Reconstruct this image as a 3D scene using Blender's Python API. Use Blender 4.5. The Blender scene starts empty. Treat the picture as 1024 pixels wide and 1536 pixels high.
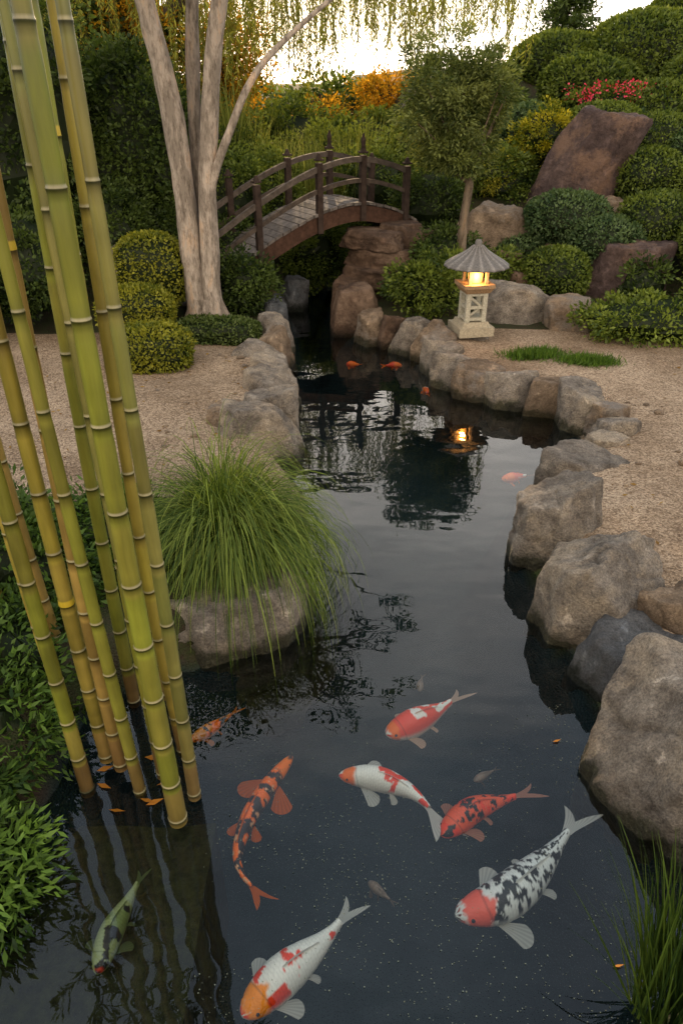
import bpy, bmesh, math
import numpy as np
rng=np.random.default_rng(11)
sc=bpy.context.scene
sc.view_settings.view_transform='Standard'; sc.view_settings.look='None'; sc.view_settings.exposure=0
U=rng.uniform
# ---------------------------------------------------------------- noise
def vn(P):
    P=np.asarray(P,float); i=np.floor(P).astype(np.int64); f=P-i; f=f*f*(3-2*f)
    def h(a,b,c):
        n=(a*374761393+b*668265263+c*1440662683)&0xffffffff
        n=((n^(n>>13))*1274126177)&0xffffffff
        return ((n^(n>>16))&0xffff)/32767.5-1
    x,y,z=i[:,0],i[:,1],i[:,2]; r=0
    for dx in (0,1):
        for dy in (0,1):
            for dz in (0,1):
                w=(f[:,0] if dx else 1-f[:,0])*(f[:,1] if dy else 1-f[:,1])*(f[:,2] if dz else 1-f[:,2])
                r=r+w*h(x+dx,y+dy,z+dz)
    return r
def fbm(P,o=4):
    a=1;s=0;P=np.asarray(P,float)
    for k in range(o):
        s=s+a*vn(P*2**k+17.3*k); a*=.5
    return s
def sst(a,b,x):
    t=np.clip((x-a)/(b-a),0,1); return t*t*(3-2*t)
def nrm(v): return v/np.maximum(np.linalg.norm(v,axis=-1,keepdims=True),1e-9)
# ---------------------------------------------------------------- mesh builder
class MB:
    def __init__(s): s.V=[];s.F=[];s.C=[];s.M=[];s.n=0
    def add(s,v,f,col,mat=0):
        v=np.asarray(v,float); f=np.asarray(f,int)
        c=np.broadcast_to(np.asarray(col,float),(len(v),3))
        s.V.append(v); s.F.append(f+s.n); s.C.append(c); s.M.append(np.full(len(f),mat)); s.n+=len(v)
    def build(s,name,mats,smooth=True,loc=None,parent=None):
        V=np.concatenate(s.V); C=np.concatenate(s.C)
        if loc is not None: V=V-np.asarray(loc)
        me=bpy.data.meshes.new(name)
        me.vertices.add(len(V)); me.vertices.foreach_set('co',V.ravel().astype(np.float32))
        li=np.concatenate([f.ravel() for f in s.F]); tot=np.concatenate([np.full(len(f),f.shape[1]) for f in s.F])
        me.loops.add(len(li)); me.loops.foreach_set('vertex_index',li.astype(np.int32))
        me.polygons.add(len(tot)); st=np.concatenate([[0],np.cumsum(tot)[:-1]])
        me.polygons.foreach_set('loop_start',st.astype(np.int32)); me.polygons.foreach_set('loop_total',tot.astype(np.int32))
        for m in mats: me.materials.append(m)
        me.polygons.foreach_set('material_index',np.concatenate(s.M).astype(np.int32))
        me.polygons.foreach_set('use_smooth',np.full(len(tot),bool(smooth)))
        at=me.attributes.new('Col','FLOAT_COLOR','POINT')
        at.data.foreach_set('color',np.concatenate([C,np.ones((len(C),1))],1).ravel().astype(np.float32))
        me.update(calc_edges=True)
        ob=bpy.data.objects.new(name,me); sc.collection.objects.link(ob)
        if loc is not None: ob.location=loc
        if parent: ob.parent=parent
        return ob
# ---------------------------------------------------------------- materials
def M(name):
    m=bpy.data.materials.new(name); m.use_nodes=True; nt=m.node_tree
    return m,nt,nt.nodes['Principled BSDF'],nt.nodes['Material Output']
def N(nt,t,**k):
    n=nt.nodes.new(t)
    for a,b in k.items(): setattr(n,a,b)
    return n
def mixc(nt,f,a,b,mode='MIX'):
    n=nt.nodes.new('ShaderNodeMix'); n.data_type='RGBA'; n.blend_type=mode
    for s,v in ((n.inputs[0],f),(n.inputs[6],a),(n.inputs[7],b)):
        if hasattr(v,'is_linked'): nt.links.new(v,s)
        else: s.default_value=(tuple(v)+(1,)) if isinstance(v,(tuple,list)) else v
    return n.outputs[2]
def noise(nt,scale,detail=4,vec=None,rough=.55):
    n=nt.nodes.new('ShaderNodeTexNoise'); n.inputs['Scale'].default_value=scale; n.inputs['Detail'].default_value=detail; n.inputs['Roughness'].default_value=rough
    if vec is not None: nt.links.new(vec,n.inputs['Vector'])
    return n.outputs['Fac']
def ramp(nt,fac,a,b):
    n=nt.nodes.new('ShaderNodeMapRange'); n.inputs[1].default_value=a; n.inputs[2].default_value=b; n.clamp=True
    nt.links.new(fac,n.inputs[0]); return n.outputs[0]
def bump(nt,bsdf,h,st,dist):
    b=nt.nodes.new('ShaderNodeBump'); b.inputs['Strength'].default_value=st; b.inputs['Distance'].default_value=dist
    nt.links.new(h,b.inputs['Height']); nt.links.new(b.outputs[0],bsdf.inputs['Normal']); return b
def attr(nt):
    a=nt.nodes.new('ShaderNodeAttribute'); a.attribute_name='Col'; return a.outputs['Color']
def wpos(nt): return nt.nodes.new('ShaderNodeNewGeometry').outputs['Position']
def leafmat(name,trans=.3,gloss=True,tc=(1.5,1.35,.6)):
    m,nt,b,o=M(name); c=attr(nt); nt.nodes.remove(b)
    d=N(nt,'ShaderNodeBsdfDiffuse'); nt.links.new(c,d.inputs[0])
    t=N(nt,'ShaderNodeBsdfTranslucent'); g=mixc(nt,1.0,c,tc,'MULTIPLY'); nt.links.new(g,t.inputs[0])
    mx=N(nt,'ShaderNodeMixShader'); mx.inputs[0].default_value=trans
    nt.links.new(d.outputs[0],mx.inputs[1]); nt.links.new(t.outputs[0],mx.inputs[2]); out=mx.outputs[0]
    if gloss:
        gl=N(nt,'ShaderNodeBsdfGlossy'); gl.inputs['Roughness'].default_value=.4; gl.inputs[0].default_value=(1,1,.9,1)
        m2=N(nt,'ShaderNodeMixShader'); m2.inputs[0].default_value=.012; nt.links.new(out,m2.inputs[1]); nt.links.new(gl.outputs[0],m2.inputs[2]); out=m2.outputs[0]
    nt.links.new(out,o.inputs[0]); return m
LEAF=leafmat('leaf'); GLEAF=leafmat('golden_leaf',.6,False,(1.4,1.15,.6)); GRASS=leafmat('grass_blade',.3)
def attrmat(name,rough=.6,sc1=30,var=.5,bs=.3,bd=.01,spec=.3,stretch=None):
    m,nt,b,o=M(name); c=attr(nt)
    v=None
    if stretch:
        mp=N(nt,'ShaderNodeMapping'); mp.inputs['Scale'].default_value=stretch; nt.links.new(wpos(nt),mp.inputs[0]); v=mp.outputs[0]
    else: v=wpos(nt)
    n1=noise(nt,sc1,5,v,.65); f=ramp(nt,n1,.3,.7)
    d=mixc(nt,1.0,c,(1-var,)*3,'MULTIPLY'); l=mixc(nt,1.0,c,(1+var*.7,)*3,'MULTIPLY')
    nt.links.new(mixc(nt,f,d,l),b.inputs['Base Color']); b.inputs['Roughness'].default_value=rough; b.inputs['Specular IOR Level'].default_value=spec
    bump(nt,b,n1,bs,bd); return m
def barkmat():
    m,nt,b,o=M('patchy_bark'); c=attr(nt); p=wpos(nt)
    mp=N(nt,'ShaderNodeMapping'); mp.inputs['Scale'].default_value=(1,1,.28); nt.links.new(p,mp.inputs[0])
    n1=noise(nt,9,5,mp.outputs[0],.65); n2=noise(nt,34,6,mp.outputs[0],.75)
    k=mixc(nt,ramp(nt,n1,.44,.54),mixc(nt,1.0,c,(.58,.58,.57),'MULTIPLY'),c)
    k=mixc(nt,ramp(nt,n1,.57,.64),k,mixc(nt,1.0,c,(1.2,1.06,.92),'MULTIPLY')); k=mixc(nt,ramp(nt,n2,.48,.68),k,mixc(nt,1.0,k,(.42,.39,.36),'MULTIPLY'))
    nt.links.new(k,b.inputs['Base Color']); b.inputs['Roughness'].default_value=.85; b.inputs['Specular IOR Level'].default_value=.15
    bump(nt,b,n2,1.0,.04); return m
BARK=barkmat()
WOOD=attrmat('weathered_wood',.85,14,.5,.6,.01,.15)
STONE=attrmat('cast_stone',.85,60,.4,.7,.008)
BAMB=attrmat('bamboo_culm',.36,16,.36,.12,.004,.4,stretch=(1,1,.12))
def rockmat(name,c1,c2,c3,speck=.5):
    m,nt,b,o=M(name); p=wpos(nt)
    big=ramp(nt,noise(nt,3.2,4,p),.38,.62); mid=ramp(nt,noise(nt,8,9,p,.75),.34,.6); fine=noise(nt,95,3,p,.85)
    c=mixc(nt,big,c1,c2); c=mixc(nt,mid,mixc(nt,1.0,c,(.36,.34,.33),'MULTIPLY'),c)
    c=mixc(nt,ramp(nt,noise(nt,2.1,6,p,.72),.5,.62),c,c3)
    sp=ramp(nt,fine,.36,.64); c=mixc(nt,speck,c,mixc(nt,sp,mixc(nt,1.0,c,(.3,.3,.31),'MULTIPLY'),mixc(nt,1.0,c,(1.9,1.87,1.8),'MULTIPLY')))
    sep=N(nt,'ShaderNodeSeparateXYZ'); nt.links.new(p,sep.inputs[0])
    mm=N(nt,'ShaderNodeMath',operation='MULTIPLY_ADD'); mm.inputs[1].default_value=-.09; nt.links.new(mid,mm.inputs[0]); nt.links.new(sep.outputs[2],mm.inputs[2])
    w=ramp(nt,mm.outputs[0],-.01,.05)
    c=mixc(nt,w,mixc(nt,1.0,c,(.2,.22,.17),'MULTIPLY'),c)
    nt.links.new(c,b.inputs['Base Color'])
    rr=N(nt,'ShaderNodeMapRange'); rr.inputs[3].default_value=.3; rr.inputs[4].default_value=.85; nt.links.new(w,rr.inputs[0]); nt.links.new(rr.outputs[0],b.inputs['Roughness'])
    b.inputs['Specular IOR Level'].default_value=.25
    hm=N(nt,'ShaderNodeMath',operation='MULTIPLY_ADD'); hm.inputs[1].default_value=.45; nt.links.new(fine,hm.inputs[0]); nt.links.new(mid,hm.inputs[2])
    bump(nt,b,hm.outputs[0],1.0,.035); return m
RG=rockmat('granite_grey',(.42,.365,.30),(.29,.255,.215),(.46,.38,.285))
RT=rockmat('granite_tan',(.46,.34,.225),(.30,.22,.15),(.29,.25,.21),.35)
RB=rockmat('slate_blue',(.15,.165,.18),(.22,.225,.23),(.12,.12,.12),.4)
RR=rockmat('rock_reddish',(.125,.085,.078),(.18,.12,.10),(.26,.16,.11),.15)
RD_=rockmat('rock_brown',(.20,.125,.08),(.13,.082,.056),(.28,.19,.13),.2)
def groundmat():
    m,nt,b,o=M('ground_gravel_and_soil'); p=wpos(nt); a=N(nt,'ShaderNodeAttribute',attribute_name='Col'); sp=N(nt,'ShaderNodeSeparateColor'); nt.links.new(a.outputs['Color'],sp.inputs[0])
    vo=N(nt,'ShaderNodeTexVoronoi'); vo.inputs['Scale'].default_value=95; nt.links.new(p,vo.inputs['Vector'])
    vs=N(nt,'ShaderNodeSeparateColor'); nt.links.new(vo.outputs['Color'],vs.inputs[0])
    g=mixc(nt,vs.outputs[0],(.18,.128,.086),(.53,.41,.285))
    g=mixc(nt,ramp(nt,noise(nt,1.3,6,p,.65),.38,.62),mixc(nt,1.0,g,(.6,.56,.52),'MULTIPLY'),g)
    g=mixc(nt,ramp(nt,noise(nt,28,4,p,.8),.55,.7),g,mixc(nt,1.0,g,(.55,.5,.45),'MULTIPLY'))
    soil=mixc(nt,ramp(nt,noise(nt,9,6,p,.7),.35,.65),(.05,.035,.024),(.035,.05,.016))
    bed=mixc(nt,ramp(nt,noise(nt,4,4,p),.3,.7),(.008,.018,.021),(.016,.029,.032))
    nn=N(nt,'ShaderNodeMath',operation='MULTIPLY_ADD'); nn.inputs[1].default_value=.5; nn.inputs[2].default_value=-.25; nt.links.new(noise(nt,5,5,p),nn.inputs[0])
    edge=N(nt,'ShaderNodeMath',operation='ADD'); nt.links.new(sp.outputs[0],edge.inputs[0]); nt.links.new(nn.outputs[0],edge.inputs[1])
    c=mixc(nt,ramp(nt,edge.outputs[0],.4,.6),soil,g); c=mixc(nt,sp.outputs[1],c,bed)
    nt.links.new(c,b.inputs['Base Color']); b.inputs['Roughness'].default_value=.9; b.inputs['Specular IOR Level'].default_value=.12
    hh=N(nt,'ShaderNodeMath',operation='SUBTRACT'); nt.links.new(noise(nt,22,5,p,.7),hh.inputs[0]); nt.links.new(vo.outputs['Distance'],hh.inputs[1])
    bump(nt,b,hh.outputs[0],.8,.014); return m
GM=groundmat()
def watermat():
    m,nt,b,o=M('pond_water'); nt.nodes.remove(b); p=wpos(nt)
    mp=N(nt,'ShaderNodeMapping'); mp.inputs['Scale'].default_value=(1,1.7,1); nt.links.new(p,mp.inputs[0])
    n1=noise(nt,2.4,2,mp.outputs[0],.4)
    bp=N(nt,'ShaderNodeBump'); bp.inputs['Strength'].default_value=.5; bp.inputs['Distance'].default_value=.0095; nt.links.new(n1,bp.inputs['Height'])
    fr=N(nt,'ShaderNodeFresnel'); fr.inputs[0].default_value=1.40; nt.links.new(bp.outputs[0],fr.inputs['Normal'])
    tr=N(nt,'ShaderNodeBsdfTransparent'); tr.inputs[0].default_value=(.88,.94,.93,1)
    gl=N(nt,'ShaderNodeBsdfGlossy'); gl.inputs['Roughness'].default_value=.0; nt.links.new(bp.outputs[0],gl.inputs['Normal']); gl.inputs[0].default_value=(1,1,1,1)
    mx=N(nt,'ShaderNodeMixShader'); nt.links.new(fr.outputs[0],mx.inputs[0]); nt.links.new(tr.outputs[0],mx.inputs[1]); nt.links.new(gl.outputs[0],mx.inputs[2]); nt.links.new(mx.outputs[0],o.inputs[0]); return m
WM=watermat()
# ---------------------------------------------------------------- terrain
L=[(-1.9,.55),(-1.75,1.1),(-1.5,1.4),(-1.2,1.65),(-1.10,1.86),(-1.12,2.17),(-.96,2.37),(-.8,2.48),(-.68,2.5),(-.48,2.71),(-.26,3.06),(-.18,3.37),(-.18,3.81),(-.25,4.24),(-.4,4.59),(-.53,4.7),(-.38,5.04),(-.44,5.64),(-.54,6.63),(-.57,7.7),(-.68,8.77),(-.76,9.42),(-.77,10.14),(-.8,11),(-.8,12.3)]
Rr=[(-.3,12.3),(-.15,11),(-.11,10.14),(-.1,8.77),(.06,7.8),(.42,7.47),(.75,7.15),(.84,6.63),(1.15,6.1),(1.45,5.79),(1.84,5.72),(1.9,5.36),(1.8,4.9),(1.52,4.64),(1.28,4.24),(1.11,3.73),(1.04,3.37),(1.08,3.18),(1.04,2.74),(1.12,2.54),(1.12,2.41),(1.1,2.21),(1.08,2.03),(1.12,1.8),(1.22,1.62),(1.28,1.5),(1.22,1.3),(1.0,1.12),(.75,.97),(.5,.75),(0,.55)]
POND=np.array(L+Rr)
def sdist(x,y):
    P=np.stack([x,y],-1); A=POND; B=np.roll(POND,-1,0); d=np.full(x.shape,1e9); ins=np.zeros(x.shape,bool)
    for a,b in zip(A,B):
        ab=b-a; t=np.clip(((P-a)@ab)/(ab@ab),0,1); q=P-a-t[...,None]*ab; d=np.minimum(d,np.hypot(q[...,0],q[...,1]))
        c=((a[1]>y)!=(b[1]>y)); xi=(b[0]-a[0])*(y-a[1])/((b[1]-a[1]) if b[1]!=a[1] else 1e-9)+a[0]
        ins^=(c&(x<xi))
    return np.where(ins,-d,d)
def gz0(x,y):
    w=sst(.5,1.8,np.abs(x+.35)); cap=np.where(x>0,2.3,1.5)
    z=.22+w*np.minimum(.42*np.maximum(y-7.7,0),cap)+(1-w)*np.minimum(.3*np.maximum(y-12,0),1.3)
    z=z+np.clip(x-3.4,0,3)*.16*sst(7,9,y)+sst(24,90,y)*1.0+sst(40,150,np.abs(x))*1.5
    return z
def gz(x,y):
    x=np.atleast_1d(np.asarray(x,float)); y=np.atleast_1d(np.asarray(y,float))
    d=sdist(x,y); z=gz0(x,y)+.02*fbm(np.stack([x*2,y*2,x*0],-1),3)
    wd_=np.where((x>0)&(y<5.5),.36,.18)
    return np.where(d<0,-.75*sst(0,.35,-d)-.02,np.minimum(z,-.02+ (z+.02)*sst(-.02,1,d/wd_)))
def g1(x,y): return float(gz(x,y)[0])
xs=np.concatenate([-np.geomspace(300,4.3,26),np.arange(-4,5.6,.07),np.geomspace(6,300,26)])
ys=np.concatenate([-np.geomspace(200,.8,20),np.arange(-.6,13.6,.07),np.geomspace(14,400,34)])
X,Y=np.meshgrid(xs,ys); Z=gz(X.ravel(),Y.ravel()); D=sdist(X.ravel(),Y.ravel())
xf,yf=X.ravel(),Y.ravel()
gr=((xf>0)&(yf<7.35)&(yf>-3)).astype(float)
gr=np.maximum(gr,((xf<=0)&(yf>3.75)&(yf<7.2)&(xf>-2.6-.3*(yf-4))).astype(float))
gr=gr*np.where((xf>0)&(yf<5),sst(.12,.34,D),1)
bed=(D<.03).astype(float)
nx,ny=len(xs),len(ys); ii=np.arange(nx-1)[None,:]+nx*np.arange(ny-1)[:,None]; ii=ii.ravel()
mb=MB(); mb.add(np.stack([xf,yf,Z],-1),np.stack([ii,ii+1,ii+nx+1,ii+nx],-1),np.stack([gr,bed,bed*0],-1)); mb.build('ground',[GM])
mb=MB(); mb.add([(-2.4,-.2,0),(2.6,-.2,0),(2.6,12.8,0),(-2.4,12.8,0)],[(0,1,2,3)],(0,0,0)); mb.build('pond_water',[WM])
# ---------------------------------------------------------------- rocks
ICO={}
def ico(s):
    if s not in ICO:
        bm=bmesh.new(); bmesh.ops.create_icosphere(bm,subdivisions=s,radius=1); bm.verts.ensure_lookup_table()
        ICO[s]=(np.array([v.co[:] for v in bm.verts]),np.array([[v.index for v in f.verts] for f in bm.faces])); bm.free()
    return ICO[s]
def rock(name,x,y,top,th,rx,ry,mat,rot=0,sub=5,seed=0,rough=.055,flat=0,lean=(0,0)):
    rg=np.random.default_rng(seed+100); d,f=ico(sub)
    ns=7; a=np.linspace(0,2*np.pi,ns,endpoint=False)+rg.uniform(-.38,.38,ns)
    n=np.stack([np.cos(a),np.sin(a),rg.uniform(-.15,.4,ns)*(1 if not flat else .5)],-1); h=rg.uniform(.70,.98,ns)
    n2=rg.normal(size=(5,3)); n2[:,2]=np.abs(n2[:,2])*.8+.25; h2=rg.uniform(.68,.95,5)
    ht=.5 if flat else .66; tn=np.array([[rg.normal()*.1,rg.normal()*.1,1]])
    n=nrm(np.concatenate([n,n2,tn,[[0,0,-1]]])); h=np.concatenate([h,h2,[ht],[.7]])
    q=np.maximum(d@n.T,1e-3)/h; k=60
    R=(np.sum(q**k,1))**(-1/k); R=np.minimum(R,1.32); o=rg.uniform(-50,50,3)
    P=d*R[:,None]; cr_=np.exp(-(vn(P*np.array([1.3,1.3,2.8])+o)/.045)**2)*(vn(P*1.1-o)>-.1)
    R=R*(1+rough*1.1*fbm(P*1.7+o,3)+rough*.8*fbm(P*5+o,4)-.05*cr_)
    rz=th/(ht+.7); v=d*R[:,None]*np.array([rx*1.1,ry*1.1,rz])
    v[:,0]+=v[:,2]*lean[0]; v[:,1]+=v[:,2]*lean[1]
    cs,sn=math.cos(rot),math.sin(rot); v=np.stack([v[:,0]*cs-v[:,1]*sn,v[:,0]*sn+v[:,1]*cs,v[:,2]],-1); c=(x,y,top-ht*rz)
    mb=MB(); mb.add(v+np.array(c),f,(1,1,1))
    return mb.build(name,[mat],loc=c)
RK=[(1.46,1.93,.42,.46,.44,.85,RG,0),(1.36,2.5,.25,.28,.23,.6,RB,0),(1.32,2.93,.43,.33,.31,.85,RG,0),(1.68,2.62,.36,.27,.18,.5,RT,0),(1.28,3.58,.42,.28,.31,.85,RG,1),
(1.62,4.28,.28,.30,.22,.4,RG,1),(1.90,4.64,.26,.16,.12,.25,RG,1),(2.06,4.86,.28,.19,.13,.25,RG,1),(2.09,5.10,.30,.19,.11,.25,RT,1),(1.97,5.40,.31,.22,.22,.5,RG,1),
(1.80,5.68,.29,.25,.2,.5,RT,1),(1.50,5.86,.29,.26,.17,.5,RG,1),(1.24,6.06,.27,.24,.17,.5,RT,1),(1.05,6.32,.28,.2,.2,.5,RG,1),(.97,6.68,.29,.2,.22,.5,RG,1),(.92,7.03,.3,.2,.22,.5,RT,1),(.75,7.33,.33,.2,.18,.5,RG,0),(.55,7.5,.31,.18,.15,.45,RD_,0),(.34,7.62,.33,.2,.16,.5,RT,0),(1.3,7.2,.27,.26,.2,.2,RG,1),
(.15,8.0,.5,.3,.28,.8,RD_,0),(-.66,4.86,.42,.31,.24,.7,RG,0),(-.54,5.24,.36,.24,.2,.6,RG,0),(-.58,5.68,.35,.2,.25,.6,RG,0),(-.66,6.15,.32,.2,.24,.5,RG,1),(-.82,6.6,.32,.24,.24,.4,RG,0),(-.66,6.85,.36,.17,.24,.5,RT,0),(-.72,7.4,.38,.17,.28,.5,RG,0),(-.76,8.0,.36,.17,.3,.5,RB,0),(-.6,9.05,.36,.22,.22,.55,RB,0),(-.95,8.6,.42,.2,.3,.5,RD_,0),
(-.58,3.02,.22,.48,.54,.7,RG,0),(-.92,2.70,.13,.3,.25,.4,RG,0),(-.86,5.02,.33,.2,.2,.3,RT,0),
(2.97,9.8,2.15,1.5,.54,.45,RR,0),(3.22,8.25,.95,1.0,.58,.35,RR,0),(1.79,9.2,1.17,.8,.42,.35,RT,0),(1.95,8.6,.72,.6,.3,.25,RD_,0),(1.88,7.75,.58,.6,.38,.27,RG,0),(2.36,7.5,.52,.5,.28,.24,RT,0),
(3.2,9.2,1.25,.6,.3,.3,RT,0),(2.55,8.7,.82,.5,.3,.2,RT,0),(2.6,9.4,1.25,.6,.3,.3,RT,0),(2.1,8.2,.6,.5,.25,.2,RD_,0),(-2.35,8.0,.95,.8,.3,.25,RG,0)]
for i,t in enumerate(RK):
    x,y,top=t[:3]
    if 34<=i<45: th,rx,ry=t[3:6]
    else: rx,ry,th=t[3:6]
    rock('boulder' if max(rx,ry)>.27 else 'rock',x,y,top,th,rx,ry,t[6],rot=U(-.3,.3) if rx<.3 else U(-.1,.1),sub=6 if y<4 else 5,seed=i*3+2,flat=t[7],lean=((.34,0) if i==34 else (0,0)))
k=0
for (x,y,t,th,rx,ry) in [(.45,8.75,.42,.5,.44,.3),(.36,8.66,.6,.22,.38,.3),(.52,8.8,.78,.22,.42,.3),(.40,8.82,.97,.2,.38,.28),(.72,9.0,1.02,.3,.3,.26),(.78,8.7,.66,.4,.3,.25),(.95,9.0,.92,.5,.3,.3),(-1.05,8.25,.55,.4,.3,.25),(.1,8.5,.5,.5,.2,.25)]:
    rock('abutment_rock',x,y,t,th,rx,ry,RD_,rot=U(-.3,.3),seed=300+k,flat=1); k+=1
mb=MB(); d0,f0=ico(2)
for k in range(90):
    if k<60: x=U(1.25,2.6); y=U(1.9,5.6)
    else: x=U(-2.2,-.8); y=U(4.4,6.6)
    if sdist(np.array([x]),np.array([y]))[0]<.2: continue
    s=U(.008,.022) if U()<.85 else U(.02,.04); v=d0*(1+.25*fbm(d0*1.5+k*3,2))[:,None]*s*np.array([1.2,1,.7]); mb.add(v+[x,y,g1(x,y)+s*.2],f0,(1,1,1))
mb.build('loose_pebbles',[RT])
# ---------------------------------------------------------------- foliage tools
def leaves(mb,P,d,size,asp,col,mat=0,nrmv=None):
    n=len(P); d=nrm(d); ref=rng.normal(size=(n,3)) if nrmv is None else nrm(nrmv)+.55*rng.normal(size=(n,3))
    w=nrm(np.cross(d,ref)); s=np.broadcast_to(size,(n,))[:,None]
    v=np.stack([P,P+d*s*.45+w*s*asp,P+d*s,P+d*s*.45-w*s*asp],1).reshape(-1,3)
    f=np.arange(4*n).reshape(n,4); c=np.repeat(np.broadcast_to(col,(n,3)),4,0); mb.add(v,f,c,mat)
def ellipsoid(mb,c,r,col,nu=20,nv=12,amp=.08,p=2,mat=0):
    u=np.linspace(0,2*np.pi,nu,endpoint=False); v=np.linspace(-np.pi/2+.02,np.pi/2-.02,nv)
    uu,vv=np.meshgrid(u,v); d=np.stack([np.cos(vv)*np.cos(uu),np.cos(vv)*np.sin(uu),np.sin(vv)],-1).reshape(-1,3)
    R=(np.sum(np.abs(d)**p,1))**(-1/p); R=R*(1+amp*fbm(d*2+np.array(c),3))
    V=d*R[:,None]*np.array(r)+np.array(c)
    F=[(j*nu+i,j*nu+(i+1)%nu,(j+1)*nu+(i+1)%nu,(j+1)*nu+i) for j in range(nv-1) for i in range(nu)]
    mb.add(V,F,col,mat)
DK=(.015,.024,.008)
def lerp(a,b,t): return np.asarray(a)+(np.asarray(b)-np.asarray(a))*np.asarray(t)[:,None]
def topiary(name,c,r,n,ls,ca,cb,p=2.0,amp=.05):
    mb=MB(); c=np.array(c,float); r=np.array(r,float)
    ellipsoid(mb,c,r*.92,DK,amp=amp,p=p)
    d=nrm(rng.normal(size=(n,3))*np.array([1,1,1.1])); R=(np.sum(np.abs(d)**p,1))**(-1/p)*(1+amp*fbm(d*2+c,3)+.02*fbm(d*9+c,2)); nr=nrm(d/ r)
    P=c+d*R[:,None]*r*(1+rng.normal(size=(n,1))*.014-np.abs(rng.normal(size=(n,1)))*.03)
    t=np.clip(.5+.4*vn(P*7)+.25*rng.normal(size=n),0,1)
    leaves(mb,P,nr*.7+rng.normal(size=(n,3))*.6,ls*U(.6,1.3,n),.28,lerp(ca,cb,t),nrmv=nr)
    return mb.build(name,[LEAF],smooth=False,loc=c)
def crown(mb,c,r,nc,nl,ls,ca,cb,cr=.22,asp=.25,shell=.45,droop=0,mat=0,flatz=.8):
    c=np.array(c,float); r=np.array(r,float)
    d=nrm(rng.normal(size=(nc,3))); rad=U(shell,1,nc)**.6*(1+.18*fbm(d*1.7+c,2))
    cc=c+d*rad[:,None]*r; br=U(-.45,.45,nc); sz=cr*U(.55,1.35,nc)
    k=np.repeat(np.arange(nc),nl); n=len(k); e=nrm(rng.normal(size=(n,3)))*U(.2,1,n)[:,None]**.6; e[:,2]*=flatz
    P=cc[k]+e*sz[k][:,None]; out=e+.5*d[k]; dd=out+rng.normal(size=(n,3))*.5; dd[:,2]-=droop
    t=np.clip(.5+br[k]+.22*rng.normal(size=n)+.15*e[:,2],0,1)
    leaves(mb,P,dd,ls*U(.6,1.3,n),asp,lerp(ca,cb,t),mat,nrmv=out); return cc
def bush(name,c,r,nc,nl,ls,ca,cb,cr=.18,asp=.25,core=.72,mat=None,droop=0,shell=.6):
    mb=MB()
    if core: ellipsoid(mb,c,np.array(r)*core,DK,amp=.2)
    crown(mb,c,r,nc,nl,ls,ca,cb,cr,asp,shell,droop); return mb.build(name,[mat or LEAF],smooth=False,loc=c)
def tube(mb,pts,rad,col,sides=10,mat=0,amp=0.0,sub=6,cap=True):
    pts=np.array(pts,float); rad=np.array(rad,float)
    if sub>1 and len(pts)>2:
        P=np.concatenate([[2*pts[0]-pts[1]],pts,[2*pts[-1]-pts[-2]]]); o=[];ro=[]
        for i in range(len(pts)-1):
            for t in np.linspace(0,1,sub,endpoint=False):
                p0,p1,p2,p3=P[i:i+4]; o.append(.5*((2*p1)+(-p0+p2)*t+(2*p0-5*p1+4*p2-p3)*t*t+(-p0+3*p1-3*p2+p3)*t**3)); ro.append(rad[i]+(rad[i+1]-rad[i])*t)
        o.append(pts[-1]); ro.append(rad[-1]); pts=np.array(o); rad=np.array(ro)
    T=nrm(np.gradient(pts,axis=0)); ref=np.array([0,1,0.]) if abs(T[0][1])<.8 else np.array([1.,0,0])
    A=nrm(np.cross(T,ref)); B=np.cross(T,A); an=np.linspace(0,2*np.pi,sides,endpoint=False)
    ring=A[:,None]*np.cos(an)[None,:,None]+B[:,None]*np.sin(an)[None,:,None]
    rr=rad[:,None]*np.ones(sides)
    if amp: rr=rr*(1+amp*fbm((pts[:,None]+ring*.1).reshape(-1,3)*np.array([6,6,3]),3).reshape(rr.shape))
    V=(pts[:,None]+ring*rr[...,None]).reshape(-1,3); m=len(pts)
    F=[(j*sides+i,j*sides+(i+1)%sides,(j+1)*sides+(i+1)%sides,(j+1)*sides+i) for j in range(m-1) for i in range(sides)]
    c=col if np.ndim(col)==1 else np.repeat(np.asarray(col),sides,0)
    mb.add(V,F,c,mat)
    if cap:
        mb.add(V[-sides:],[tuple(range(sides))],c if np.ndim(c)==1 else c[-sides:],mat); mb.add(V[:sides],[tuple(range(sides))[::-1]],c if np.ndim(c)==1 else c[:sides],mat)
def box(mb,c,s,col,rot=0,mat=0,taper=1):
    x,y,z=np.array(s)/2; v=np.array([(-x,-y,-z),(x,-y,-z),(x,y,-z),(-x,y,-z),(-x*taper,-y*taper,z),(x*taper,-y*taper,z),(x*taper,y*taper,z),(-x*taper,y*taper,z)])
    cs,sn=math.cos(rot),math.sin(rot); v=np.stack([v[:,0]*cs-v[:,1]*sn,v[:,0]*sn+v[:,1]*cs,v[:,2]],-1)+np.array(c)
    mb.add(v,[(0,3,2,1),(4,5,6,7),(0,1,5,4),(1,2,6,5),(2,3,7,6),(3,0,4,7)],col,mat)
G1=((.03,.055,.011),(.16,.205,.035)); GD=((.018,.034,.009),(.09,.13,.028)); GB=((.03,.062,.026),(.125,.18,.07)); GY=((.07,.095,.012),(.32,.31,.035)); GG=((.12,.10,.01),(.62,.34,.03))
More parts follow.
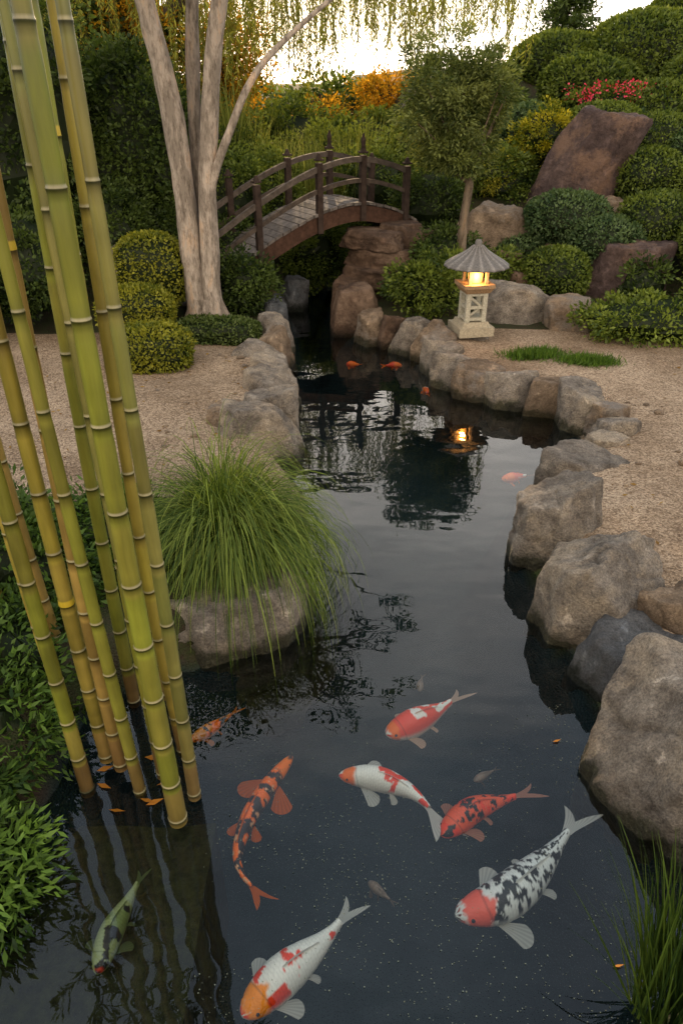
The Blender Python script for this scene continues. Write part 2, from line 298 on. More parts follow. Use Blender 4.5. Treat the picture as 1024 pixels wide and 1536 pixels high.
for (x,y,z,rx,rz,pal) in [(2.68,9.0,1.06,.5,.30,GB),(3.03,8.55,.85,.43,.30,GB),(2.15,9.0,.72,.33,.17,GB),(2.4,8.15,.6,.36,.29,G1),(3.67,8.8,1.05,.48,.33,G1),(3.78,9.6,1.46,.45,.32,G1),(4.12,10.4,1.76,.55,.36,G1),(4.42,11.4,2.1,.7,.38,G1),(3.51,12,2.4,.62,.40,G1),(3.5,13.5,2.6,.8,.55,G1),(4.75,13,2.75,1.0,.66,G1),(2.55,11,1.8,.42,.42,GB),(3.44,10.6,2.0,.5,.24,G1),(5.9,13.9,3.2,1.0,.7,G1),(3.1,9.2,1.0,.2,.2,GB),(4.7,9.4,1.6,.5,.35,G1),(5.2,11.6,2.4,.7,.5,G1),(4.2,8.1,.95,.5,.35,G1),(4.35,9.9,1.65,.35,.3,GB),(4.05,12.3,2.45,.4,.3,G1),(3.95,11.0,1.95,.3,.22,GB)]:
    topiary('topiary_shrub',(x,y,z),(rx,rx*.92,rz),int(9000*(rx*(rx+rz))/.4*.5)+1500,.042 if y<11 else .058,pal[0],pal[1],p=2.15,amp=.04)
for (x,y,z,rx,ry,rz,pal,p) in [(-1.97,7.6,.76,.36,.28,.36,GY,3.2),(-2.02,7.0,.50,.36,.25,.24,GY,3.2),(-1.74,6.28,.35,.37,.27,.22,GY,3)]:
    topiary('clipped_hedge',(x,y,z),(rx,ry,rz),6500,.034,pal[0],pal[1],p=p,amp=.05)
topiary('low_hedge',(-1.28,7.05,.27),(.45,.22,.15),4500,.035,G1[0],(.14,.18,.055),p=3,amp=.08)
bush('groundcover_hedge',(3.3,7.15,.36),(.95,.38,.22),150,70,.05,(.04,.07,.012),(.2,.25,.04),cr=.13,core=.85)
for c in [(1.81,6.47,.25),(2.26,6.28,.25)]:
    mb=MB(); n=2800; P=np.array(c)+np.stack([rng.normal(size=n)*.12,rng.normal(size=n)*.055,0*U(size=n)],-1); P[:,2]=gz(P[:,0],P[:,1])-.005
    leaves(mb,P,rng.normal(size=(n,3))*.5+[0,0,1],.09*U(.4,1.1,n),.05,lerp((.03,.07,.012),(.12,.21,.03),U(size=n))); mb.build('groundcover_grass',[LEAF],smooth=False)
BU=[(-1.1,7.95,.55,.34,.3,.4,GD,40,150,.045),(-2.5,9.2,1.8,.9,.6,1.05,GD,100,230,.06),(-3.7,8.7,2.1,1.1,.8,1.6,GD,100,200,.07),(-2.6,8.3,1.0,.5,.35,.5,GD,50,170,.05),(-3.3,7.6,.8,.6,.5,.6,GD,50,150,.05),(-1.5,9.6,1.1,.6,.5,.7,G1,60,170,.05),
(.96,8.0,.48,.42,.32,.34,G1,60,150,.05),(1.15,9.7,1.1,.45,.35,.5,GD,60,160,.045),(2.0,10.2,1.3,.55,.4,.42,G1,60,160,.05),(-.35,9.9,.5,.42,.4,.45,G1,60,160,.045),(-.95,10.8,1.0,.5,.4,.6,G1,60,160,.05),(.5,10.8,1.2,.6,.4,.5,G1,60,170,.05),(1.3,11.5,1.5,.7,.5,.7,G1,70,170,.06),(-.2,12.2,1.3,.9,.5,.6,G1,80,170,.06),(2.1,12.2,1.9,.7,.6,.8,GD,80,180,.06),(-1.8,11.5,1.4,.9,.6,.7,G1,80,180,.06),(.7,13.5,1.6,1.0,.6,.5,G1,80,160,.07),(-1.0,14,1.6,1.1,.6,.5,G1,80,160,.07),(2.9,13.6,2.1,.8,.5,.5,GD,60,160,.07),(-3.7,12.5,2.6,1.4,.8,1.5,GD,110,180,.08),(3.3,7.9,.5,.3,.25,.3,GD,30,120,.05),(1.75,8.35,.6,.25,.2,.22,G1,30,120,.045),(1.2,8.6,.75,.35,.25,.25,GD,40,130,.045),(-1.9,8.6,.75,.5,.3,.4,GD,50,150,.045),(4.2,7.4,.5,.6,.5,.4,G1,50,130,.05),(-4.2,7.0,.7,.8,.8,.7,GD,60,130,.06),(-1.35,9.0,.7,.4,.3,.4,GD,40,140,.045)]
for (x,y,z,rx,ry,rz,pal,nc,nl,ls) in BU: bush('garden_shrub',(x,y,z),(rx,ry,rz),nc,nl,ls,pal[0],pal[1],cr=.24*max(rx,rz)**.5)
bush('yellow_flowering_shrub',(2.62,10.4,1.8),(.33,.3,.44),44,180,.04,(.05,.09,.01),(.42,.36,.02),cr=.14)
bush('yellow_flowering_shrub',(1.95,10.0,1.45),(.35,.25,.2),22,110,.04,(.05,.09,.01),(.34,.30,.03),cr=.1)
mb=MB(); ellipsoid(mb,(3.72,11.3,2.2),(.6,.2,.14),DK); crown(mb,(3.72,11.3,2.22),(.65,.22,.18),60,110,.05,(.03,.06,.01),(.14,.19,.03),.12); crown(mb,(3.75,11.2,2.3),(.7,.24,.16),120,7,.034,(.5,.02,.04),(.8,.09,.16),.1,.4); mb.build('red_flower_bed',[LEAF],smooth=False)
mb=MB()
for k in range(26):
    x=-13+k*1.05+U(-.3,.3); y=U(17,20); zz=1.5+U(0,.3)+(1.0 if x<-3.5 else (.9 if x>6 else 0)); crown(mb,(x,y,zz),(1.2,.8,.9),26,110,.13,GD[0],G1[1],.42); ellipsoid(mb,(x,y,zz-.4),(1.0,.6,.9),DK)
mb.build('background_trees',[LEAF],smooth=False)
for (x,y,z,rx,rz,nc) in [(-1.9,13.2,2.75,.75,.8,80),(.85,15.5,2.2,.7,.5,50),(-3.0,12.0,3.1,.6,.55,36),(-.4,15.2,1.9,.5,.4,20)]:
    mb=MB(); cc=crown(mb,(x,y,z),(rx,.5,rz),nc,110,.065,GG[0],GG[1],.28,shell=.2,mat=0); tube(mb,[(x,y,.8),(x+.05,y,z-.3),(x,y,z+.4)],[.09,.06,.02],(.06,.04,.03),8,1)
    for q in cc[:14]: tube(mb,[(x,y,z-.4),tuple((np.array([x,y,z])+q)/2),tuple(q)],[.03,.02,.008],(.06,.04,.03),5,1,sub=3,cap=False)
    mb.build('golden_backlit_tree',[GLEAF,BARK],smooth=False)
mb=MB(); bx,by,bz=5.75,22,3.0; tube(mb,[(bx,by,bz-1),(bx,by,bz+2.4)],[.09,.02],(.04,.03,.02),8,1,sub=1)
for k in range(11):
    z=bz+.2+k*.2; r=1.05*(1-k/12.5)
    for a in U(0,6.28,10):
        e=np.array([bx+r*math.cos(a),by+r*math.sin(a),z+.1+U(-.08,.08)]); tube(mb,[(bx,by,z),tuple(e)],[.02,.006],(.04,.03,.02),4,1,sub=1,cap=False)
        t=U(.2,1,90); P=np.array([bx,by,z])+(e-[bx,by,z])*t[:,None]+rng.normal(size=(90,3))*[.09,.09,.06]
        leaves(mb,P,rng.normal(size=(90,3))+[0,0,.6],.15,.12,lerp(GD[0],GD[1],U(size=90)))
mb.build('pine_tree',[LEAF,BARK],smooth=False)
mb=MB(); gb=g1(1.38,8.5); bc=(.26,.2,.14)
tube(mb,[(1.38,8.5,gb-.1),(1.37,8.5,1.1),(1.40,8.5,1.6),(1.30,8.5,2.1),(1.25,8.5,2.6)],[.062,.05,.045,.03,.012],bc,10,1,.08)
cc=np.concatenate([crown(mb,(1.2,8.5,2.3),(.6,.5,.56),150,160,.05,(.045,.07,.02),(.21,.24,.07),.14,.17,shell=.1),crown(mb,(1.25,8.45,1.78),(.42,.36,.28),50,150,.05,(.04,.065,.018),(.18,.21,.055),.12,.17,shell=.1)])
for q in cc[::5]:
    s=np.array([1.38,8.5,min(1.5,q[2]-.1)]); tube(mb,[tuple(s),tuple((s+q)/2+[0,0,.05]),tuple(q)],[.015,.009,.004],bc,5,1,sub=3,cap=False)
mb.build('feathery_garden_tree',[LEAF,BARK],smooth=True)
mb=MB(); tc=np.array([.52,.435,.355])
tube(mb,[(-1.50,7.5,.1),(-1.50,7.5,.4),(-1.53,7.5,.9),(-1.53,7.5,1.45),(-1.57,7.5,2.3),(-1.70,7.45,3.1),(-1.9,7.3,4.2)],[.18,.135,.115,.105,.1,.09,.06],tc,20,0,.16)
tube(mb,[(-1.33,7.46,.1),(-1.35,7.46,.4),(-1.33,7.46,.9),(-1.30,7.46,1.45),(-1.2,7.46,2.3),(-1.02,7.4,3.1),(-.6,7.2,4.3)],[.15,.11,.092,.085,.08,.07,.05],tc*1.05,20,0,.16)
tube(mb,[(-1.42,7.66,.2),(-1.42,7.66,.9),(-1.41,7.66,1.5),(-1.38,7.66,2.3),(-1.3,7.64,3.2),(-1.2,7.8,4.4)],[.12,.08,.07,.065,.06,.04],tc*.7,14,0,.14)
tube(mb,[(-1.31,7.46,1.35),(-1.2,7.42,1.7),(-1.03,7.4,2.05),(-.8,7.42,2.46),(-.5,7.5,2.76),(.1,7.6,3.2),(.6,7.6,3.6)],[.05,.042,.038,.032,.024,.017,.01],tc*1.15,9,0,.12)
for k in range(7): 
    a=k*.9+.4; l=U(.28,.42); tube(mb,[(-1.42+.1*math.cos(a),7.5+.08*math.sin(a),.5),(-1.42+.2*math.cos(a),7.5+.16*math.sin(a),.3),(-1.42+l*math.cos(a),7.5+l*.8*math.sin(a),.17)],[.075,.05,.015],tc,8,0,.15)
cc=np.concatenate([crown(mb,(-2.0,7.0,4.3),(1.2,1.3,.7),60,80,.08,GD[0],G1[1],.3,.2,shell=.2,mat=1,droop=.6),crown(mb,(-.1,7.0,4.4),(1.0,.9,.7),26,50,.075,GD[0],G1[1],.17,.2,shell=.1,mat=1,droop=.6),crown(mb,(.5,7.4,3.75),(.5,.4,.25),9,50,.07,GD[0],G1[1],.15,.2,shell=.1,mat=1,droop=.6)])
for q in cc[::2]:
    s=np.array([-1.3 if q[0]<-.9 else -.7,7.3,3.4 if q[0]<-.9 else 4.1]); tube(mb,[tuple(s),tuple((s+q)/2+[0,0,.15]),tuple(q)],[.03,.015,.005],tc*.8,5,0,sub=3,cap=False)
mb.build('multi_trunk_tree',[BARK,LEAF],smooth=True)
mb=MB(); tube(mb,[(-3.0,12.6,.8),(-2.9,12.5,2.4),(-2.2,12.2,3.5),(-1.0,11.9,3.9),(.6,11.7,4.0)],[.2,.17,.13,.08,.03],(.1,.08,.06),10,1,.1)
for (ax,ay,az) in [(-1.2,11.2,3.9),(.4,11.4,3.9),(1.6,11.8,3.9),(-3.2,11.4,3.9),(-.2,12.9,3.9)]: tube(mb,[(-2.2,12.2,3.5),((ax-2.2)/2,(ay+12.2)/2,4.0),(ax,ay,az)],[.08,.05,.02],(.1,.08,.06),6,1,sub=4,cap=False)
for k in range(760):
    x=-4.4+6.9*U()**.85; y=11.0+2.4*U(); top=3.6+U(0,.35)
    lo=2.45+.55*abs(math.sin(x*1.9+1))+U(-.15,.6)+ (0.1 if x>.8 else 0)
    if x<-.9 and U()<.6: lo-=.5
    m=int((top-lo)/.045); 
    if m<4: continue
    z=np.linspace(top,lo,m); ph=U(0,6); dx=.04*np.sin(z*2+ph)+.07*(top-z)*U(-1,1); px=x+dx; py=y+.03*np.cos(z*2+ph)
    st=np.stack([px,py,z],-1); w=.003
    V=np.concatenate([st-[w,0,0],st+[w,0,0]]); F=[(i,i+1,m+i+1,m+i) for i in range(m-1)]; mb.add(V,F,(.12,.11,.03))
    P=np.repeat(st,2,0); n=len(P); leaves(mb,P,rng.normal(size=(n,3))*[.6,.6,.2]+[0,0,-.9],.10*U(.6,1.2,n),.085,lerp((.10,.13,.02),(.38,.37,.05),U(size=n)))
mb.build('weeping_willow_tree',[LEAF,BARK],smooth=False)
def blades(mb,c,rad,n,L,spread,wid,ca,cb,grav=1.0,seg=7,bias=(0,0)):
    a=U(0,2*np.pi,n); el=np.clip(np.abs(rng.normal(size=n))*spread,0,1.5); b0=np.array(c)+np.stack([np.cos(a),np.sin(a),0*a],-1)*(rad*np.sqrt(U(size=n)))[:,None]
    az=a+rng.normal(size=n)*.5; dirv=np.stack([np.sin(el)*np.cos(az)+bias[0],np.sin(el)*np.sin(az)+bias[1],np.cos(el)],-1); dirv=nrm(dirv)
    l=L*U(.5,1.2,n); pts=[b0]; d=dirv.copy(); gv=grav*U(.75,1.25,n)[:,None]
    for k in range(seg):
        d=nrm(d+np.array([0,0,-1.])*gv*(.10+.09*k)); pts.append(pts[-1]+d*(l/seg)[:,None])
    side=nrm(np.cross(dirv,np.array([0,0,1.])+rng.normal(size=(n,3))*.15)); V=[]
    for k,p in enumerate(pts):
        w=wid*(1-(k/seg)**1.6)*.5+.0004; V+= [p-side*w,p+side*w]
    V=np.stack(V,1).reshape(-1,3); m=2*(seg+1); o=np.arange(n)*m
    F=np.concatenate([np.stack([o+2*k,o+2*k+1,o+2*k+3,o+2*k+2],-1) for k in range(seg)])
    C=np.repeat(lerp(ca,cb,np.clip(U(size=n)**1.4,0,1)),m,0); mb.add(V,F,C)
mb=MB(); blades(mb,(-.60,3.24,.22),.14,2600,.86,.75,.0065,(.035,.07,.012),(.24,.31,.055),.95,10,bias=(.06,-.05)); blades(mb,(-.62,3.26,.22),.12,800,.66,.5,.006,(.04,.08,.015),(.3,.35,.08),.8,9); ellipsoid(mb,(-.62,3.26,.24),(.17,.17,.1),DK); mb.build('ornamental_grass_clump',[GRASS],smooth=False)
mb=MB(); blades(mb,(.98,1.0,.1),.14,480,.5,.24,.007,(.016,.036,.01),(.07,.115,.02),.2,6); blades(mb,(1.2,1.14,.12),.12,260,.42,.24,.006,(.016,.036,.01),(.07,.115,.02),.2,6); mb.build('pond_sedge',[GRASS],smooth=False)
mb=MB()
for k in range(24): 
    x=U(-1.6,.5); y=U(10.8,12.2); blades(mb,(x,y,gz0(np.array([x]),np.array([y]))[0]+.3),.12,110,1.25,.25,.014,(.09,.12,.02),(.34,.36,.09),.45,6)
mb.build('tall_reed_grass',[GRASS],smooth=False)
for (x,y,z,rx,ry,rz,nc,nl) in [(-1.75,2.9,.25,.55,.5,.42,110,80),(-1.35,3.35,.2,.4,.35,.28,80,80),(-1.5,2.35,.15,.36,.36,.32,90,80),(-1.05,3.0,.15,.25,.3,.2,50,70)]:
    bush('leafy_shrub',(x,y,z),(rx,ry,rz),nc,nl,.045,(.016,.036,.008),(.09,.16,.03),cr=.12,asp=.2)
for (x,y,z,r,nc) in [(-1.38,1.98,.14,.25,70),(-1.27,1.42,.08,.22,60),(-1.5,1.7,.12,.3,70)]:
    bush('nandina_shrub',(x,y,z),(r,r*1.1,r),nc,50,.05,(.016,.04,.01),(.15,.26,.045),cr=.09,asp=.14,core=.5)
def bamboo(x,y,r,lx,ly,h,hue,seed):
    rg=np.random.default_rng(seed); mb=MB(); Zs=[];Rs=[];Cs=[]
    ga=np.array([(.19,.205,.024),(.28,.23,.035),(.16,.165,.04),(.28,.19,.045)][hue]); gbk=np.array((.17,.08,.04)); ring=np.array((.27,.24,.13)); dk=ga*.18
    nz=-.05+rg.uniform(0,.15); step=.17+rg.uniform(0,.03)
    def R(z): return r*(1-.16*max(z,0)) 
    yb=rg.integers(5,12) if seed in (9,10,6) else -1
    kk=0
    while nz<h:
        v=.72+.45*rg.uniform(); t0=min(max((.28-nz)/.4,0),1); br=np.array((.2,.12,.04)); pz=.35*rg.uniform()
        b=((ga*(1-pz)+br*pz)*(1-t0)+gbk*t0)*v; kk+=1
        rc=np.array((.5,.36,.03)) if kk==yb else ring
        for zz,f,c in [(nz-.03,1.0,b),(nz-.012,1.0,b*.6),(nz-.004,1.04,dk),(nz-.001,1.07,dk),(nz+.0012,1.07,rc),(nz+.004 if kk!=yb else nz+.02,1.01,rc),(nz+.010 if kk!=yb else nz+.025,.98,b*.85),(nz+.05,1.0,b*1.05)]: Zs.append(zz);Rs.append(R(zz)*f);Cs.append(c)
        for t in (.35,.6,.8): Zs.append(nz+step*t);Rs.append(R(nz));Cs.append(b*(1+.06*rg.normal()))
        nz+=step; step=min(step*1.05,.34)
    Zs=np.array(Zs); o=np.argsort(Zs); Zs=Zs[o]; Rs=np.array(Rs)[o]; Cs=np.array(Cs)[o]; b=rg.uniform(-.018,.018)
    pts=np.stack([x+lx*Zs+b*np.sin(Zs*1.5),y+ly*Zs+b*np.cos(Zs*1.3),Zs],-1)
    tube(mb,pts,Rs,Cs,18,0,sub=1)
    for k in range(14):
        zz=rg.uniform(3.2,h); s=np.array([x+lx*zz,y+ly*zz,zz]); a=rg.uniform(0,6.28); e=s+np.array([math.cos(a)*.4,math.sin(a)*.4,.12]); tube(mb,[tuple(s),tuple(e)],[.005,.002],ga,4,0,sub=1,cap=False)
        t=rg.uniform(.3,1,22); P=s+(e-s)*t[:,None]; leaves(mb,P,rng.normal(size=(22,3))*.6+[math.cos(a),math.sin(a),-.5],.12,.07,lerp(G1[0],G1[1],rg.uniform(0,1,22)),1)
    mb.build('bamboo_culm',[BAMB,LEAF],smooth=True,loc=(x,y,0))
for i,q in enumerate([(-.61,1.68,.034,-.005,0,4.3,0),(-.715,1.93,.034,.0,.01,4.3,0),(-.575,1.80,.025,.0,.0,4.0,2),(-.95,2.34,.028,.012,0,4.2,0),(-.955,1.96,.030,-.004,.0,4.2,1),(-.88,1.91,.028,.006,.01,4.0,3),(-1.2,2.2,.024,-.02,0,3.6,1),(-1.9,2.9,.02,.02,0,3.5,3),(-.79,2.1,.03,.008,-.01,4.4,0),(-.80,2.3,.022,.018,0,3.9,2),(-1.3,2.5,.028,-.03,.01,4.2,3),(-1.05,2.2,.02,.03,0,3.8,2),(-1.6,2.6,.028,.02,0,4,1),(-.67,2.06,.024,-.012,0,4.1,1),(-.80,1.84,.024,-.02,.0,4.2,0),(-1.02,1.86,.028,-.01,.01,4.2,0),(-.66,1.86,.02,-.03,0,3.9,2)]): bamboo(*q,seed=i+5)
MOSS=attrmat('mossy_ledge',.9,26,.75,1.0,.03)
mb=MB(); n=50; xs2=np.linspace(-2.1,-.5,n); ys2=np.linspace(.5,1.78,n); XX,YY=np.meshgrid(xs2,ys2); ZZ=-.13+.018*fbm(np.stack([XX.ravel()*9,YY.ravel()*9,0*XX.ravel()],-1),4)
V=np.stack([XX.ravel(),YY.ravel(),ZZ],-1); i2=(np.arange(n-1)[None]+n*np.arange(n-1)[:,None]).ravel(); mb.add(V,np.stack([i2,i2+1,i2+n+1,i2+n],-1),(.022,.024,.007))
e=V[np.arange(n)*n+n-1]; lo_=e.copy(); lo_[:,2]=-.8; mb.add(np.concatenate([e,lo_]),[(i,n+i,n+i+1,i+1) for i in range(n-1)],(.02,.024,.01)); e=V[-n:]; lo_=e.copy(); lo_[:,2]=-.8; mb.add(np.concatenate([e,lo_]),[(i,i+1,n+i+1,n+i) for i in range(n-1)],(.02,.024,.01)); mb.build('submerged_ledge',[MOSS])
mb=MB(); n=4200; P=np.stack([U(-.5,1.0,n),.9+1.4*U(size=n),np.full(n,.003)],-1); keep=(vn(P*[3,3,0]+5)+U(-.6,.6,n))>.0; P=P[keep]; n=len(P); leaves(mb,P,np.stack([rng.normal(size=n),rng.normal(size=n),0*P[:,0]],-1),.0034*U(.4,1.7,n),.4,(.2,.24,.2),nrmv=np.tile([0,0,1.],(n,1))); mb.build('floating_pollen',[LEAF],smooth=False)
mb=MB(); lp=[(-1.0,1.93),(-.98,1.87),(-.82,2.0),(-.79,1.80),(-.76,1.77),(-.74,1.86),(.9,2.08),(.86,1.18),(-.9,1.75)]
for (x,y) in lp: 
    a=U(-.5,.5); leaves(mb,np.array([[x,y,.006]]),np.array([[math.cos(a),math.sin(a),.05]]),.07 if x<0 else .04,.16,(.4,.16,.02),nrmv=np.array([[0,0,3.]]))
mb.build('floating_leaves',[LEAF],smooth=False)
mb=MB(); n=170; P=np.stack([U(-2.6,-.75,n),U(4.2,7.0,n)],-1); P2=np.stack([U(1.5,3.4,60),U(3.0,7.0,60)],-1); P=np.concatenate([P,P2]); n=len(P); P=np.concatenate([P,(gz(P[:,0],P[:,1])+.008)[:,None]],1); leaves(mb,P,np.stack([rng.normal(size=n),rng.normal(size=n),.15*U(size=n)],-1),.04*U(.5,1.2,n),.2,lerp((.12,.06,.02),(.3,.19,.05),U(size=n)),nrmv=np.tile([0,0,2.],(n,1))); mb.build('fallen_leaves',[LEAF],smooth=False)
def koimat():
    m,nt,b,o=M('koi_skin'); c=attr(nt); nt.links.new(c,b.inputs['Base Color']); b.inputs['Roughness'].default_value=.4; b.inputs['Specular IOR Level'].default_value=.3
    v=N(nt,'ShaderNodeTexVoronoi'); v.inputs['Scale'].default_value=110; tc_=N(nt,'ShaderNodeTexCoord'); nt.links.new(tc_.outputs['Object'],v.inputs['Vector']); bump(nt,b,v.outputs['Distance'],.25,.004); return m
KM=koimat(); mfin=leafmat('koi_fin',.45,False,(1,.95,.9))
WH=(.9,.86,.78); OR=(.98,.17,.008); RD=(.9,.06,.02); BK=(.02,.02,.02)
def koi(pts,z,W,basec,p1,t1,p2,t2,head,hu,seed,finc=WH,tail=.24,sc1=9,name='koi_fish'):
    P=np.array(pts,float); Pe=np.concatenate([[2*P[0]-P[1]],P,[2*P[-1]-P[-2]]]); o=[]
    for i in range(len(P)-1):
        for t in np.linspace(0,1,30,endpoint=False):
            p0,p1_,p2_,p3=Pe[i:i+4]; o.append(.5*((2*p1_)+(-p0+p2_)*t+(2*p0-5*p1_+4*p2_-p3)*t*t+(-p0+3*p1_-3*p2_+p3)*t**3))
    o.append(P[-1]); S=np.array(o); s=np.concatenate([[0],np.cumsum(np.hypot(*np.diff(S,axis=0).T))]); Lt=s[-1]
    nb=130; u=np.linspace(0,1,nb)**1.15; Lb=Lt*(1-tail); sx=np.interp(u*Lb,s,S[:,0]); sy=np.interp(u*Lb,s,S[:,1])
    wp=np.interp(u,[0,.02,.06,.14,.25,.38,.5,.65,.8,.92,1],[.10,.34,.56,.78,.95,1,.95,.74,.46,.27,.2])*W/2
    hp=np.interp(u,[0,.02,.06,.14,.25,.38,.5,.65,.8,.92,1],[.10,.26,.46,.72,.95,1.08,1.02,.8,.52,.36,.34])*W/2
    C=np.stack([sx,sy,z-W*.60+0*u],-1); T=nrm(np.gradient(C,axis=0)); Sd=nrm(np.cross(T,[0,0,1.])); k=60; an=np.linspace(0,2*np.pi,k,endpoint=False)
    V=C[:,None]+Sd[:,None]*(wp[:,None]*np.cos(an))[...,None]+np.array([0,0,1.])*(hp[:,None]*np.sin(an))[...,None]
    Vf=V.reshape(-1,3); uu=np.repeat(u,k); sn_=np.tile(np.sin(an),nb)
    oo=seed*13.7; loc3=np.stack([uu*Lt*sc1,np.tile(np.cos(an),nb)*W*sc1*.5,sn_*.3],-1)+oo
    n1=fbm(loc3,4); n2=fbm(loc3*1.9+31,5)
    col=np.tile(np.array(basec),(len(Vf),1)); up=sst(-.3,.3,sn_)
    w1=(sst(t1-.05,t1+.05,n1)*up)[:,None]; col=col*(1-w1)+np.array(p1)*w1
    w2=(sst(t2-.05,t2+.05,n2)*up)[:,None]; col=col*(1-w2)+np.array(p2)*w2
    if head is not None:
        w=(1-sst(hu-.02,hu+.02,uu+.05*n1))[:,None]*(sst(.02,.06,uu+.03*n2)[:,None]); col=col*(1-w)+np.array(head)*w
    gill=np.exp(-((uu-.2+.03*sn_)/.006)**2)*.45; col=col*(1-gill)[:,None]
    row=np.floor(uu*Lb/.012); ang=np.tile(an,nb)*9/np.pi+.5*(row%2); fr=np.abs((ang%1)-.5)*2; fu=(uu*Lb/.012)%1
    edge=np.exp(-((fu-(.35+.5*(1-fr**2)))/.16)**2); col=col*(1-.2*edge*((uu>.22)&(uu<.97)))[:,None]
    mb=MB(); F=[(j*k+i,j*k+(i+1)%k,(j+1)*k+(i+1)%k,(j+1)*k+i) for j in range(nb-1) for i in range(k)]; mb.add(Vf,F,col)
    mb.add(V[0],[tuple(range(k))],basec)
    tip=C[-1]; t=T[-1]; sd=Sd[-1]; ts=Lt*tail*1.2; zz=np.array([0,0,1.]); up_=nrm(zz*.5+sd*.85)
    fv=[];na=21;nr=7
    for a in np.linspace(-1,1,na):
        ln=ts*(.42+.58*abs(a)**1.3); ang_=a*.55
        for r_ in np.linspace(0,1,nr): fv.append(tip-t*.01*Lt+t*ln*r_*math.cos(ang_)+up_*(ln*r_**1.2*math.sin(ang_)+a*W*.14*(1-r_))+sd*.05*math.sin(r_*3)*r_*ts)
    fv=np.array(fv); fv[:,2]=np.minimum(fv[:,2],-.008)
    F=[(i*nr+j,i*nr+j+1,(i+1)*nr+j+1,(i+1)*nr+j) for i in range(na-1) for j in range(nr-1)]
    stripe=np.repeat(.7+.3*(np.arange(na)%2),nr)[:,None]; mb.add(fv,F,np.array(finc)*stripe,1)
    for (uf,ln,sw) in ((.24,.175,.9),(.56,.085,1.0)):
        j=int(np.argmin(abs(u-uf)))
        for sg in (-1,1):
            b0=C[j]+Sd[j]*sg*wp[j]*.85-zz*hp[j]*.35; fv=[];na=13;nr=5
            for a in np.linspace(-.5,.5,na):
                dr=T[j]*math.sin(sw+a*.9)*.9+Sd[j]*sg*math.cos(sw+a*.9); l=Lt*ln*(1-.9*abs(a)**2.2)
                for r_ in np.linspace(0,1,nr): fv.append(b0+T[j]*a*W*.14*(1-r_)+dr*l*r_-zz*.02*r_*r_)
            F=[(i*nr+q,i*nr+q+1,(i+1)*nr+q+1,(i+1)*nr+q) for i in range(na-1) for q in range(nr-1)]; mb.add(np.array(fv),F,np.array(finc)*np.repeat(.72+.28*(np.arange(na)%2),nr)[:,None]*.8,1)
    js=[j for j in range(nb) if .36<u[j]<.72]; a_=[];b2=[]
    for j in js:
        q=(u[j]-.36)/.36; a_.append(C[j]+zz*hp[j]*.95); b2.append(C[j]+zz*(hp[j]*.95+W*.08*(math.sin(math.pi*min(q*1.1+.1,1))**.6))+T[j]*.015+Sd[j]*W*.1)
    m=len(js); mb.add(np.array(a_+b2),[(i,i+1,m+i+1,m+i) for i in range(m-1)],np.array(finc)*.8,1)
    j=int(np.argmin(abs(u-.085)))
    for sg in (-1,1): ellipsoid(mb,C[j]+Sd[j]*sg*wp[j]*.86+zz*hp[j]*.35,(W*.055,)*3,(.01,.01,.01),10,7,0)
    mb.build(name,[KM,mfin],loc=tuple(C[nb//2]))
koi([(.20,2.2),(.33,2.27),(.47,2.36),(.60,2.47)],-.01,.125,WH,RD,-.2,BK,9,OR,.13,3,finc=(.85,.55,.4),sc1=9)
koi([(-.01,1.97),(.14,1.955),(.28,1.89),(.36,1.79),(.40,1.66)],-.01,.10,WH,RD,.25,BK,9,OR,.13,5,tail=.28,sc1=14)
koi([(.385,1.70),(.52,1.81),(.66,1.86),(.82,1.91)],-.02,.105,(.85,.11,.04),RD,.1,BK,.3,None,0,8,finc=(.7,.3,.2),sc1=12)
koi([(.40,1.40),(.58,1.46),(.76,1.60),(.98,1.83)],-.008,.15,(.8,.79,.75),(.8,.76,.72),9,BK,.12,(.9,.13,.08),.2,11,sc1=24,tail=.2)
koi([(-.31,1.08),(-.20,1.19),(-.06,1.31),(.06,1.45)],-.008,.13,WH,RD,.6,BK,9,(.98,.28,.01),.21,14,sc1=20,tail=.2)
koi([(-.21,2.06),(-.31,1.88),(-.375,1.71),(-.375,1.55),(-.25,1.41)],-.01,.074,(.03,.02,.018),OR,.12,(.8,.4,.2),.6,(.98,.2,.01),.17,21,finc=(.9,.17,.02),sc1=26,tail=.13)
koi([(-.79,1.19),(-.78,1.32),(-.75,1.43),(-.72,1.55)],-.008,.085,(.18,.23,.07),(.3,.34,.15),.1,BK,.5,(.7,.06,.03),.06,23,finc=(.16,.2,.08),tail=.16)
koi([(-.66,2.13),(-.60,2.18),(-.53,2.25),(-.46,2.33)],-.01,.06,(.7,.24,.03),OR,.1,BK,.4,None,0,26,finc=(.7,.2,.03),sc1=16)
koi([(1.17,4.55),(1.24,4.57),(1.32,4.6),(1.42,4.62)],-.008,.08,RD,OR,.1,WH,.5,None,0,28,finc=OR)
koi([(.62,7.0),(.5,7.0),(.4,6.98)],-.008,.07,RD,OR,.1,WH,.6,None,0,29,finc=OR)
koi([(.05,7.05),(.12,7.03),(.22,7.05)],-.008,.075,RD,OR,.1,WH,.6,None,0,31,finc=OR)
koi([(.78,6.35),(.80,6.25),(.80,6.15)],-.008,.06,RD,OR,.1,WH,.6,None,0,33,finc=OR)
for p in [[(.56,1.98),(.61,2.01),(.68,2.05)],[(.10,1.54),(.14,1.50),(.2,1.45)],[(.38,2.5),(.39,2.56),(.41,2.62)]]: koi(p,-.1,.035,(.16,.12,.09),(.2,.14,.1),.2,BK,9,None,0,35,finc=(.16,.12,.09))
root=bpy.data.objects.new('arched_footbridge',None); sc.collection.objects.link(root)
